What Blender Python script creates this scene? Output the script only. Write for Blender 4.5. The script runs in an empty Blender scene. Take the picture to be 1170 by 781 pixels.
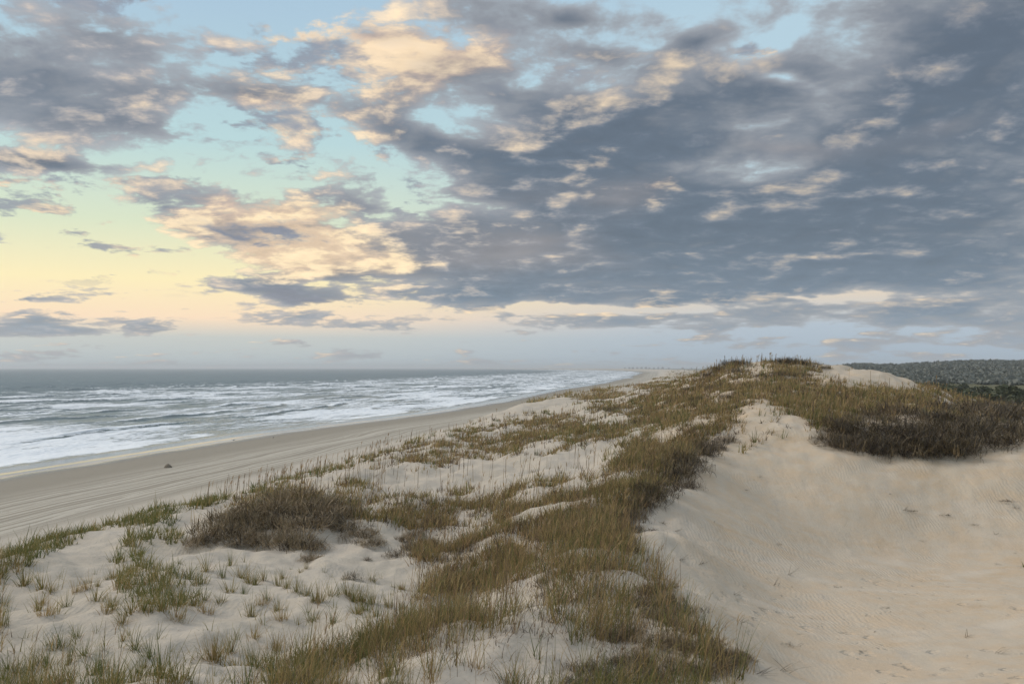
import bpy, bmesh, math, random
import numpy as np

SC = bpy.context.scene
COL = SC.collection
R = math.radians
rng = np.random.default_rng(7)
random.seed(7)

# ------------------------------------------------------------------ camera
H = 12.0                      # eye height above the sea, metres
F = 1137.0                    # focal length in pixels of a 1170 px wide frame
PITCH = math.atan(29.5 / F)
cam = bpy.data.objects.new('camera', bpy.data.cameras.new('camera'))
COL.objects.link(cam)
cam.data.sensor_width = 36.0
cam.data.lens = 36.0 * F / 1170.0
cam.data.clip_start = 0.2
cam.data.clip_end = 60000.0
cam.location = (0, 0, H)
cam.rotation_euler = (math.pi / 2 + PITCH, 0, 0)
SC.camera = cam

SC.view_settings.view_transform = 'Standard'
SC.view_settings.look = 'None'
SC.view_settings.exposure = 0.0
SC.view_settings.gamma = 1.0
SC.view_settings.use_curve_mapping = False
SC.render.engine = 'CYCLES'
SC.cycles.use_denoising = True
SC.cycles.max_bounces = 6
SC.cycles.diffuse_bounces = 3
SC.cycles.glossy_bounces = 2
SC.cycles.transmission_bounces = 3
SC.cycles.volume_bounces = 0
SC.cycles.transparent_max_bounces = 6
SC.cycles.caustics_reflective = False
SC.cycles.caustics_refractive = False

# ------------------------------------------------------------------ node helpers
class NT:
    """small expression builder over a node tree"""
    def __init__(self, tree):
        self.t = tree
        self.t.nodes.clear()
    def node(self, kind, **kw):
        n = self.t.nodes.new(kind)
        for k, v in kw.items():
            setattr(n, k, v)
        return n
    def put(self, sock, v):
        if isinstance(v, bpy.types.NodeSocket):
            self.t.links.new(v, sock)
        elif v is not None:
            if hasattr(sock, 'default_value'):
                try:
                    if sock.type == 'RGBA' and len(v) == 3:
                        v = (*v, 1.0)
                except TypeError:
                    pass
                sock.default_value = v
    def math(self, op, a, b=None, c=None, clamp=False):
        n = self.node('ShaderNodeMath', operation=op, use_clamp=clamp)
        for s, v in zip(n.inputs, (a, b, c)):
            self.put(s, v)
        return n.outputs[0]
    def add(self, a, b): return self.math('ADD', a, b)
    def sub(self, a, b): return self.math('SUBTRACT', a, b)
    def mul(self, a, b): return self.math('MULTIPLY', a, b)
    def mad(self, a, b, c): return self.math('MULTIPLY_ADD', a, b, c)
    def vec(self, op, a, b=None, scale=None):
        n = self.node('ShaderNodeVectorMath', operation=op)
        self.put(n.inputs[0], a)
        if b is not None: self.put(n.inputs[1], b)
        if scale is not None: self.put(n.inputs['Scale'], scale)
        return n.outputs['Value'] if op in ('LENGTH', 'DOT_PRODUCT', 'DISTANCE') else n.outputs[0]
    def sep(self, v):
        n = self.node('ShaderNodeSeparateXYZ'); self.put(n.inputs[0], v); return n.outputs
    def comb(self, x, y, z=0.0):
        n = self.node('ShaderNodeCombineXYZ')
        for s, v in zip(n.inputs, (x, y, z)): self.put(s, v)
        return n.outputs[0]
    def noise(self, v, scale=1.0, detail=4.0, rough=0.55, dims='3D', color=False, dist=0.0):
        n = self.node('ShaderNodeTexNoise', noise_dimensions=dims)
        self.put(n.inputs['Vector'], v)
        self.put(n.inputs['Scale'], scale)
        n.inputs['Detail'].default_value = detail
        n.inputs['Roughness'].default_value = rough
        n.inputs['Distortion'].default_value = dist
        return n.outputs['Color' if color else 'Fac']
    def smooth(self, x, a, b, lo=0.0, hi=1.0):
        n = self.node('ShaderNodeMapRange', interpolation_type='SMOOTHSTEP')
        self.put(n.inputs['Value'], x)
        for k, v in (('From Min', a), ('From Max', b), ('To Min', lo), ('To Max', hi)):
            self.put(n.inputs[k], v)
        return n.outputs['Result']
    def lin(self, x, a, b, lo=0.0, hi=1.0):
        n = self.node('ShaderNodeMapRange', interpolation_type='LINEAR')
        self.put(n.inputs['Value'], x)
        for k, v in (('From Min', a), ('From Max', b), ('To Min', lo), ('To Max', hi)):
            self.put(n.inputs[k], v)
        return n.outputs['Result']
    def mix(self, fac, a, b, blend='MIX'):
        n = self.node('ShaderNodeMix', data_type='RGBA', blend_type=blend)
        n.clamp_factor = True
        self.put(n.inputs['Factor'], fac)
        self.put(n.inputs[6], a); self.put(n.inputs[7], b)
        return n.outputs[2]
    def ramp(self, x, stops):
        n = self.node('ShaderNodeValToRGB')
        self.put(n.inputs['Fac'], x)
        e = n.color_ramp.elements
        while len(e) < len(stops): e.new(0.5)
        for el, (p, c) in zip(e, stops):
            el.position = p; el.color = (*c, 1.0)
        return n.outputs['Color']
    def attr(self, name):
        return self.node('ShaderNodeAttribute', attribute_name=name).outputs['Fac']

def srgb(r, g, b):
    f = lambda c: (c / 255 / 12.92) if c / 255 <= 0.04045 else ((c / 255 + 0.055) / 1.055) ** 2.4
    return (f(r), f(g), f(b))

# ------------------------------------------------------------------ world
SUN_AZ, SUN_EL = R(-72), R(34)        # azimuth from +Y towards +X: low over the sea, on the left
world = bpy.data.worlds.new('World'); SC.world = world
world.use_nodes = True
world.cycles.sampling_method = 'MANUAL'
world.cycles.sample_map_resolution = 512
w = NT(world.node_tree)
W_OUT = w.node('ShaderNodeOutputWorld')
W_BG = w.node('ShaderNodeBackground')
W_BG.inputs['Strength'].default_value = 0.1
w.t.links.new(W_BG.outputs[0], W_OUT.inputs[0])
nish = w.node('ShaderNodeTexSky', sky_type='NISHITA')
nish.sun_disc = False; nish.sun_elevation = SUN_EL; nish.sun_rotation = SUN_AZ
DIR = w.node('ShaderNodeTexCoord').outputs['Generated']
dx, dy, dz = w.sep(DIR)
AZ = w.math('ARCTAN2', dx, dy)
EL = w.math('ARCSINE', dz)
elp = w.math('MAXIMUM', EL, 0.0)
PX = w.mul(AZ, F); PY = w.mul(EL, F)                 # angles in units of 1/F radians
den = w.add(w.math('MAXIMUM', dz, 0.0), 0.17)
P = w.comb(w.math('DIVIDE', dx, den), w.math('DIVIDE', dy, den), 0.0)

warp = w.vec('SUBTRACT', w.noise(P, 1.8, 3, 0.5, '2D', color=True), (0.5, 0.5, 0.5))
wx, wy, wz = w.sep(warp)
# big shapes get ragged by the warp, more along the horizon than across it
G = w.comb(w.mad(wx, 100.0, PX), w.mad(wy, 45.0, PY), 0.0)

def blobs(lst):
    acc = 0.0
    for (u, v, ru, rv, rot, wt) in lst:
        a = math.atan((u - 585) / F)
        e = math.atan((420 - v) / F * math.cos(a))
        m = w.node('ShaderNodeMapping', vector_type='TEXTURE')
        w.put(m.inputs['Vector'], G)
        m.inputs['Location'].default_value = (a * F, e * F, 0)
        m.inputs['Rotation'].default_value = (0, 0, R(rot))
        m.inputs['Scale'].default_value = (ru, rv, 1.0)
        g = w.node('ShaderNodeTexGradient', gradient_type='QUADRATIC_SPHERE')
        w.t.links.new(m.outputs[0], g.inputs[0])
        acc = w.mad(g.outputs['Fac'], wt, acc)
    return acc

COVER = [  # u, v, half width, half height, tilt, weight  (where the cloud masses lie)
    (40, 80, 330, 150, 14, .46), (20, 130, 230, 60, 10, .30), (230, 20, 200, 50, 0, .12),
    (1000, 190, 620, 260, 0, .60), (1090, 70, 360, 190, 0, .45), (760, 290, 640, 130, 0, .60), (560, 320, 260, 60, 0, .40),
    (1000, 320, 620, 80, 0, .45), (900, 225, 220, 60, 0, .30), (740, 240, 200, 60, 0, .15), (1050, 230, 260, 70, 0, .15), (760, 170, 300, 120, 0, .25), (720, 40, 160, 60, 0, .25), (640, 15, 200, 60, 0, .50), (790, 40, 110, 50, 20, .45), (690, 62, 90, 24, -10, .30), (640, 60, 120, 60, 0, .22),
    (610, 200, 300, 150, 8, .52), (500, 78, 150, 50, 12, .26), (440, 38, 80, 18, 0, .34), (520, 40, 60, 24, 0, -.16), (430, 75, 60, 24, 20, -.14), (300, 160, 200, 40, 0, .30), (290, 100, 130, 26, 0, .36), (440, 140, 160, 70, 0, .20),
    (335, 275, 230, 95, -4, .80), (300, 270, 150, 50, 0, .35), (340, 330, 180, 24, -4, .42),
    (50, 190, 170, 22, 0, .42), (190, 240, 110, 30, 0, .36), (40, 235, 70, 16, 0, .34),
    (130, 308, 60, 6, 0, .50), (20, 338, 90, 12, 0, .42), (180, 372, 330, 14, 0, .40), (60, 366, 160, 8, 0, .30), (240, 352, 60, 5, 0, .3),
    (820, 372, 400, 10, 0, .20), (1100, 378, 300, 30, 0, .30),
    (180, 290, 240, 110, 0, -.45), (80, 275, 200, 60, 0, -.25), (350, 20, 130, 60, 0, -.16),
    (590, 85, 50, 26, -15, -.10), (600, 110, 130, 50, 0, .26), (490, 165, 140, 60, 0, .30), (880, 50, 70, 34, 20, -.50), (900, 92, 80, 14, -20, -.30), (700, 105, 60, 26, 0, -.12),
    (470, 232, 60, 14, 0, -.20), (320, 212, 150, 18, 0, -.22), (200, 120, 70, 40, 0, -.15),
    (366, 325, 50, 10, 0, -.8), (680, 354, 340, 13, 0, -.85), (940, 346, 220, 9, 0, -.50), (560, 388, 900, 24, 0, -.40),
]
WARM = [   # where the low sun reaches the cloud
    (330, 270, 230, 90, -8, 1.1), (270, 250, 160, 60, 0, .5), (500, 70, 190, 80, 12, .85), (430, 40, 110, 40, 0, .7), (420, 150, 220, 80, 0, .45),
    (290, 110, 180, 60, 0, .55), (620, 60, 220, 110, 0, .30), (560, 265, 110, 50, 0, .30), (680, 190, 140, 70, 0, .30),
    (890, 95, 130, 26, 0, .40), (1040, 150, 200, 40, -8, .12), (740, 215, 90, 20, 0, .5), (60, 190, 190, 60, 0, .4), (700, 352, 420, 26, 0, .6),
    
]
GLOW = [(325, 280, 210, 80, -6, 1.9), (440, 300, 90, 50, 0, .5), (380, 245, 120, 40, 0, .55), (490, 66, 110, 50, 14, .15), (250, 110, 120, 40, 0, .4)]
LENS = [(310, 262, 140, 20, -3, .95), (360, 240, 60, 10, -6, .6), (330, 338, 150, 16, -4, 1.0), (250, 265, 60, 7, -4, .6)]
SOFT = [(900, 165, 300, 60, -8, 1.0), (620, 285, 240, 50, 0, .9), (1080, 140, 160, 50, 6, .8), (700, 220, 200, 50, 0, .7), (1060, 250, 260, 20, -6, .5), (560, 150, 160, 60, 0, .5)]
PUFF = [(300, 110, 260, 90, 0, .9), (420, 60, 260, 80, 10, 1.0), (190, 220, 220, 60, 0, .8), (60, 200, 150, 60, 0, .8), (340, 190, 200, 60, 0, .7), (620, 90, 200, 90, 0, .7), (870, 60, 160, 70, 0, .5), (700, 352, 420, 16, 0, .5), (100, 345, 240, 40, 0, .45)]
gC = blobs(COVER); gW = blobs(WARM); gG = blobs(GLOW); gL = blobs(LENS); gS = blobs(SOFT); gP = blobs(PUFF)
SUNP = (-0.08, -0.07, 0.0)
Pw = w.vec('ADD', P, w.vec('SCALE', warp, scale=0.14))
n1 = w.noise(Pw, 2.5, 8, 0.55, '2D')
n2 = w.noise(w.vec('ADD', Pw, SUNP), 2.5, 6, 0.55, '2D')
nf = w.noise(Pw, 10.0, 6, 0.64, '2D')
dens = w.mad(w.sub(nf, 0.5), w.smooth(PX, -150, 300, .26, .10), w.add(n1, w.mul(gC, 0.62)))
cov = w.smooth(dens, 0.52, 0.64)
dens0 = w.mad(w.sub(nf, .5), .06, w.add(n1, w.mul(gC, .62)))
thick = w.smooth(dens0, 0.56, 0.86)
rightw = w.smooth(PX, -150, 200)
lit = w.mad(w.sub(n1, n2), 4.6, w.mul(w.sub(nf, 0.5), 1.3))           # + on the sunlit flank
# clear sky: warm towards the sea on the left, greyer to the right
clearL = w.ramp(w.lin(elp, 0.0, 0.42), [(0.0, srgb(178, 192, 198)), (0.07, srgb(196, 200, 196)), (0.115, srgb(250, 222, 190)),
    (0.20, srgb(250, 234, 184)), (0.33, srgb(214, 224, 194)), (0.52, srgb(182, 211, 213)), (0.80, srgb(168, 195, 213)), (1.0, srgb(156, 186, 210))])
clearR = w.ramp(w.lin(elp, 0.0, 0.42), [(0.0, srgb(160, 177, 193)), (0.10, srgb(176, 190, 203)), (0.17, srgb(222, 208, 190)),
    (0.30, srgb(196, 208, 206)), (0.52, srgb(180, 206, 218)), (0.80, srgb(178, 204, 218)), (1.0, srgb(160, 190, 212))])
clear = w.mix(w.smooth(PX, -330, 330), clearL, clearR)
dark = w.ramp(w.lin(elp, 0.0, 0.42), [(0.0, srgb(164, 178, 192)), (0.14, srgb(118, 133, 149)), (0.3, srgb(101, 114, 128)), (1.0, srgb(90, 101, 115))])
light = w.mix(0.5, srgb(172, 172, 174), srgb(150, 157, 166))
np_ = w.noise(w.vec('ADD', Pw, (7.3, 2.1, 0)), 3.6, 8, 0.60, '2D')      # small loose puffs lower down
pdens = w.add(w.mad(w.sub(nf, .5), .30, np_), w.mul(gP, .155))
pcov = w.mul(w.smooth(pdens, .59, .70), w.smooth(EL, .06, .11))
drift = w.noise(w.vec('MULTIPLY', Pw, (.9, 1.3, 1)), .55, 4, .55, '2D')
body = w.mix(thick, light, dark)
body = w.mix(w.mul(w.smooth(w.mad(gS, .42, drift), .45, .95), .62), body, srgb(160, 153, 152))
body = w.mix(w.mul(w.mul(w.smooth(lit, 0.0, 0.9), w.mad(rightw, -.25, 1.0)), w.mad(thick, -.45, 1.0)), body, w.mix(rightw, srgb(176, 172, 172), srgb(150, 152, 158)))
wmask = w.mul(w.mul(w.smooth(w.mad(lit, 0.50, gW), 0.20, 0.85), w.sub(1.0, w.mul(thick, 0.45))), w.smooth(PX, 60, 420, 1.0, .55))
warmc = w.mix(w.smooth(lit, -0.2, 0.6), srgb(208, 184, 166), srgb(250, 222, 182))
body = w.mix(wmask, body, warmc)
body = w.mix(w.smooth(w.mad(lit, .35, gG), .30, 1.0), body, w.mix(w.smooth(lit, -.3, .5), srgb(226, 200, 170), srgb(248, 224, 184)))
body = w.mix(w.smooth(w.mad(w.sub(nf, .5), 2.2, w.mad(lit, -.25, gL)), .25, .85), body, srgb(132, 136, 148))
shade = w.mad(w.sub(nf, .5), w.smooth(PX, -100, 300, .40, .12), w.mad(lit, .07, 1.0))
body = w.vec('SCALE', body, scale=shade)
puffc = w.mix(w.smooth(w.mad(lit, .8, gW), .1, .8), srgb(140, 146, 158), srgb(244, 216, 180))
puffc = w.mix(w.smooth(pdens, .66, .82), puffc, srgb(146, 146, 156))
base = w.mix(w.mul(pcov, .88), clear, puffc)
skyc = w.mix(w.mul(cov, w.lin(thick, 0.0, 0.35, 0.75, 1.0)), base, body)
# overhead, out of view, brightness is added to the sky to light the ground
skyc = w.mix(w.smooth(EL, 0.42, 0.95), skyc, (0.62, 0.66, 0.74))
skyc = w.vec('SCALE', skyc, scale=10.3)
tot = w.vec('ADD', skyc, w.vec('SCALE', nish.outputs[0], scale=0.06))
w.t.links.new(tot, W_BG.inputs['Color'])

sun = bpy.data.objects.new('sun', bpy.data.lights.new('sun', 'SUN'))
COL.objects.link(sun)
sun.data.energy = 2.1
sun.data.angle = R(26)
sun.data.color = (1.0, 0.90, 0.78)
sd = (math.sin(SUN_AZ) * math.cos(SUN_EL), math.cos(SUN_AZ) * math.cos(SUN_EL), math.sin(SUN_EL))
from mathutils import Vector
sun.rotation_euler = Vector(sd).to_track_quat('Z', 'Y').to_euler()

# ------------------------------------------------------------------ numpy noise
_perm = np.random.default_rng(3).permutation(4096)
_ang = np.random.default_rng(4).random(4096) * 2 * np.pi
_gx, _gy = np.cos(_ang), np.sin(_ang)
def perlin(x, y):
    xi = np.floor(x).astype(np.int64); yi = np.floor(y).astype(np.int64)
    xf = x - xi; yf = y - yi
    def g(ix, iy, fx, fy):
        h = _perm[(_perm[ix & 4095] + iy) & 4095]
        return _gx[h] * fx + _gy[h] * fy
    u = xf * xf * xf * (xf * (xf * 6 - 15) + 10); v = yf * yf * yf * (yf * (yf * 6 - 15) + 10)
    a = g(xi, yi, xf, yf); b = g(xi + 1, yi, xf - 1, yf)
    c = g(xi, yi + 1, xf, yf - 1); d = g(xi + 1, yi + 1, xf - 1, yf - 1)
    return ((a + (b - a) * u) + ((c + (d - c) * u) - (a + (b - a) * u)) * v) * 1.5
def fbm(x, y, o=4, gain=0.5):
    s = 0.0; a = 1.0
    for i in range(o):
        s = s + a * perlin(x + 17.3 * i, y - 9.1 * i); x = x * 2.03; y = y * 2.03; a *= gain
    return s
def sstep(x, a, b):
    t = np.clip((x - a) / (b - a), 0, 1); return t * t * (3 - 2 * t)

# ------------------------------------------------------------------ lie of the land
SHORE = np.array([(-900, -4200), (-330, -1300), (-150, -420), (-96, -100), (-76, 0), (-57.5, 112), (-45, 182), (-22.5, 262), (-6, 344), (25, 546), (72, 790), (168, 1400),
                  (300, 2300), (400, 3300), (430, 4600), (330, 6200), (80, 8200), (-500, 11000), (-1500, 16000), (-4200, 26000)], float)
def inland(x, y):
    """signed distance to the waterline, + towards the dunes"""
    best = np.full(x.shape, 1e12); sign = np.ones(x.shape)
    for (ax, ay), (bx, by) in zip(SHORE[:-1], SHORE[1:]):
        ex, ey = bx - ax, by - ay
        t = np.clip(((x - ax) * ex + (y - ay) * ey) / (ex * ex + ey * ey), 0, 1)
        qx, qy = x - ax - t * ex, y - ay - t * ey
        d = qx * qx + qy * qy
        m = d < best
        best = np.where(m, d, best)
        sign = np.where(m, np.sign(ey * (x - ax) - ex * (y - ay)), sign)
    return np.sqrt(best) * sign
CP = np.array([(-400, -6), (-60, -2), (-20, -.9), (0, 0), (12, .62), (25, 1.4), (36, 2.1), (42, 2.6), (47, 3.9), (52, 5.6), (57, 6.5), (64, 6.5), (75, 6.9), (90, 7.2),
               (112, 6.2), (140, 4.2), (190, 3.0), (300, 2.6), (9000, 2.4)], float)

def pixel_ray(u, v):
    cx, cz = (u - 585) / F, (390.5 - v) / F
    cp, sp = math.cos(PITCH), math.sin(PITCH)
    return cx, cp - cz * sp, sp + cz * cp
def at(u, v, Y):
    x, y, z = pixel_ray(u, v); k = Y / y
    return x * k, Y, H + z * k

CTRL = [  # photo bearing (u, v) and ground distance in metres of places read off the dunes
 (-60,781,14.5),(0,781,14.5),(150,781,14.5),(300,781,14.5),(450,781,13.8),(560,781,13.4),(700,781,13.4),(820,781,14.2),
 (0,700,20),(100,710,19),(200,700,20),(300,720,18.5),(400,722,18),(500,705,19),(340,690,20.5),(430,696,20),
 (0,660,24.5),(100,640,27),(200,650,25.5),(130,604,33),(200,594,36),(270,655,25),
 (440,655,27),(340,662,26),(330,634,29.3),(330,585,33),(390,590,33.5),(240,600,34),(215,618,31.5),(280,575,37),
 (560,664,24),(500,622,31),(400,615,32),(450,588,36),(510,545,44),(560,536,45),(560,562,39),(450,533,50),(400,548,45),
 (0,643,30.0),(-80,668,26.5),(70,620,32.8),(150,599,37),(250,581,40),(330,554,46),(420,529,57),(470,510,69),(530,493,80),(600,476,103),(680,459,137),(742,441,250),
 (664,512,50),(667,541,44),(600,514,54),
 (600,642,24.5),(640,602,28.5),(690,562,32),(740,522,38),(780,492,44),(800,472,52),(830,442,66),(828,418,85),(790,433,85),(760,442,104),(740,456,95),(700,472,80),(650,492,65),(600,502,62),(720,492,56),
 (855,416,88),(880,412,85),(918,415,85),(950,420,82),(1000,426,78),(1045,448,72),(880,442,62),(950,447,58),(1000,460,53),(1060,468,58),(1120,488,54),(1170,498,50),(1260,506,48),
 (870,463,46),(840,482,43),(800,532,36),(745,602,26),(760,642,24),(800,692,19.5),(862,747,17),(700,640,22.5),(700,710,17.5),(650,760,14.6),(600,715,16.5),
 (905,781,18),(1000,781,18),(1170,781,17),(900,700,24),(1000,680,26),(1170,680,25),(850,640,28),(950,622,33),(1050,602,34.6),(1170,602,34.2),(1110,598,34.6),(1000,604,34.2),(870,562,36),(900,502,41),(1000,562,36),
 (1000,525,38.5),(1100,525,38),(1170,512,38),(950,513,39.5),(930,492,42),(1300,640,30),(1300,540,36),(1400,781,17),
]
pts = [at(*c) for c in CTRL]
pts += [(0, 3, 10.2), (-4, 4, 10), (4, 4, 10), (0, 8, 8.7), (-6, 9, 8.4), (6, 9, 8.2), (-8, -2, 9.6), (8, -2, 9.6), (0, -6, 9.8), (-16, 3, 8), (18, 4, 7.4)]
pts += [(24, 120, 7), (50, 118, 5.2), (75, 105, 4.6), (110, 130, 3.2), (66, 80, 7.2), (48, 96, 8.2), (60, 170, 6), (90, 300, 6.5), (150, 300, 3.4), (40, 190, 8.2), (58, 260, 8.0),
        (20, 98, 9.5), (33, 100, 10.2), (120, 90, 3.8), (75, 60, 5.5), (60, 30, 7.5), (36, 70, 7.6), (45, 74, 6.0)]
pts = np.array(pts)
_keys = np.stack([np.arctan2(pts[:, 0], pts[:, 1]) * 1.3, np.log(np.hypot(pts[:, 0], pts[:, 1]) + 1.0)], 1)
_zb = np.interp(inland(pts[:, 0], pts[:, 1]), CP[:, 0], CP[:, 1])
_res = pts[:, 2] - _zb
_c2 = 0.05 ** 2
_D = np.sqrt(((_keys[:, None] - _keys[None]) ** 2).sum(-1) + _c2)
_n = len(pts)
_A = np.zeros((_n + 1, _n + 1)); _A[:_n, :_n] = _D - np.eye(_n) * 0.003; _A[:_n, _n] = 1; _A[_n, :_n] = 1
_sol = np.linalg.solve(_A, np.append(_res, 0.0))
def hills(x, y):
    r = np.hypot(x, y); a = np.degrees(np.arctan2(x, y))
    prof = np.interp(r, [480, 620, 820, 1100, 1400, 1900, 2600, 4000], [0, .12, .34, .68, 1.0, .8, .3, 0])
    top = np.interp(a, [15, 18.0, 19.4, 20.2, 21.2, 22.6, 24.8, 27.2, 31, 60, 75], [0, 10.5, 13.6, 12.2, 11.8, 14.2, 17.6, 17.0, 15, 14, 0])
    return prof * (top + 1.6 * fbm(x / 160, y / 160, 3))
def ground(x, y):
    x = np.asarray(x, float); y = np.asarray(y, float)
    c = inland(x, y)
    r = np.hypot(x, y)
    z = np.interp(c, CP[:, 0], CP[:, 1])
    az = np.arctan2(x, y)
    near = (r < 480) & (c > 36)
    if near.any():
        xs, rs, azs, cs = x[near], r[near], az[near], c[near]
        k = np.stack([azs * 1.3, np.log(rs + 1.0)], 1)
        rb = np.full(len(xs), _sol[_n])
        for i in range(_n):
            rb += _sol[i] * np.sqrt((k[:, 0] - _keys[i, 0]) ** 2 + (k[:, 1] - _keys[i, 1]) ** 2 + _c2)
        fade = sstep(cs, 42, 50) * (1 - sstep(rs, 300, 470)) * (1 - sstep(np.abs(azs), R(60), R(110)) * sstep(rs, 5, 25))
        z[near] += rb * fade
    # hummocks, stronger on the vegetated dunes
    dune = sstep(c, 43, 56) * (1 - sstep(c, 150, 240))
    bowl = sstep(x - 0.15 * y, 0.0, 2.0) * (1 - sstep(r, 36, 46)) 
    hum = 0.30 * (fbm(x / 3.0, y / 3.6, 4) - .35 * np.abs(perlin(x / 2.2, y / 2.6))) + 0.34 * perlin(x / 7 + 5, y / 9) * sstep(r, 22, 50) + .22 * fbm(x / 4.5 + 8, y / 5, 3) * sstep(r, 55, 80)
    hum = hum + 0.5 * fbm(x / 26, y / 40, 3) * sstep(r, 130, 260) + 0.9 * fbm(x / 60, y / 110, 3) * sstep(r, 250, 500)
    z = z + hum * dune * (1 - 0.75 * bowl)
    z = z + 0.07 * fbm(x / 9, y / 14, 3) * sstep(c, 4, 20) * (1 - dune)
    z = z + hills(x, y)
    return z

# ------------------------------------------------------------------ meshes from arrays
def mesh_from(name, co, faces, mat, attrs=None, parent=None, smooth=True):
    """faces: (n,3) or (n,4) index array"""
    co = np.ascontiguousarray(co, np.float32); faces = np.ascontiguousarray(faces, np.int32)
    k = faces.shape[1]
    me = bpy.data.meshes.new(name)
    me.vertices.add(len(co)); me.vertices.foreach_set('co', co.ravel())
    me.loops.add(faces.size); me.loops.foreach_set('vertex_index', faces.ravel())
    me.polygons.add(len(faces))
    me.polygons.foreach_set('loop_start', np.arange(0, faces.size, k, dtype=np.int32))
    me.polygons.foreach_set('loop_total', np.full(len(faces), k, np.int32))
    if smooth: me.polygons.foreach_set('use_smooth', np.ones(len(faces), bool))
    for an, av in (attrs or {}).items():
        a = me.attributes.new(an, 'FLOAT', 'POINT')
        a.data.foreach_set('value', np.ascontiguousarray(av, np.float32))
    me.update(calc_edges=True)
    if mat: me.materials.append(mat)
    o = bpy.data.objects.new(name, me); COL.objects.link(o)
    if parent: o.parent = parent
    return o
def tag(o, label=None, cat=None, group=None, kind=None):
    if label: o['label'] = label
    if cat: o['category'] = cat
    if group: o['group'] = group
    if kind: o['kind'] = kind
    return o
def empty(name, loc=(0, 0, 0), rz=0.0):
    o = bpy.data.objects.new(name, None); COL.objects.link(o)
    o.location = loc; o.rotation_euler = (0, 0, rz); o.empty_display_size = 0.3
    return o

# ------------------------------------------------------------------ materials
def new_mat(name):
    m = bpy.data.materials.new(name); m.use_nodes = True
    n = NT(m.node_tree)
    out = n.node('ShaderNodeOutputMaterial')
    b = n.node('ShaderNodeBsdfPrincipled')
    n.t.links.new(b.outputs[0], out.inputs[0])
    return m, n, b, out

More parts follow.
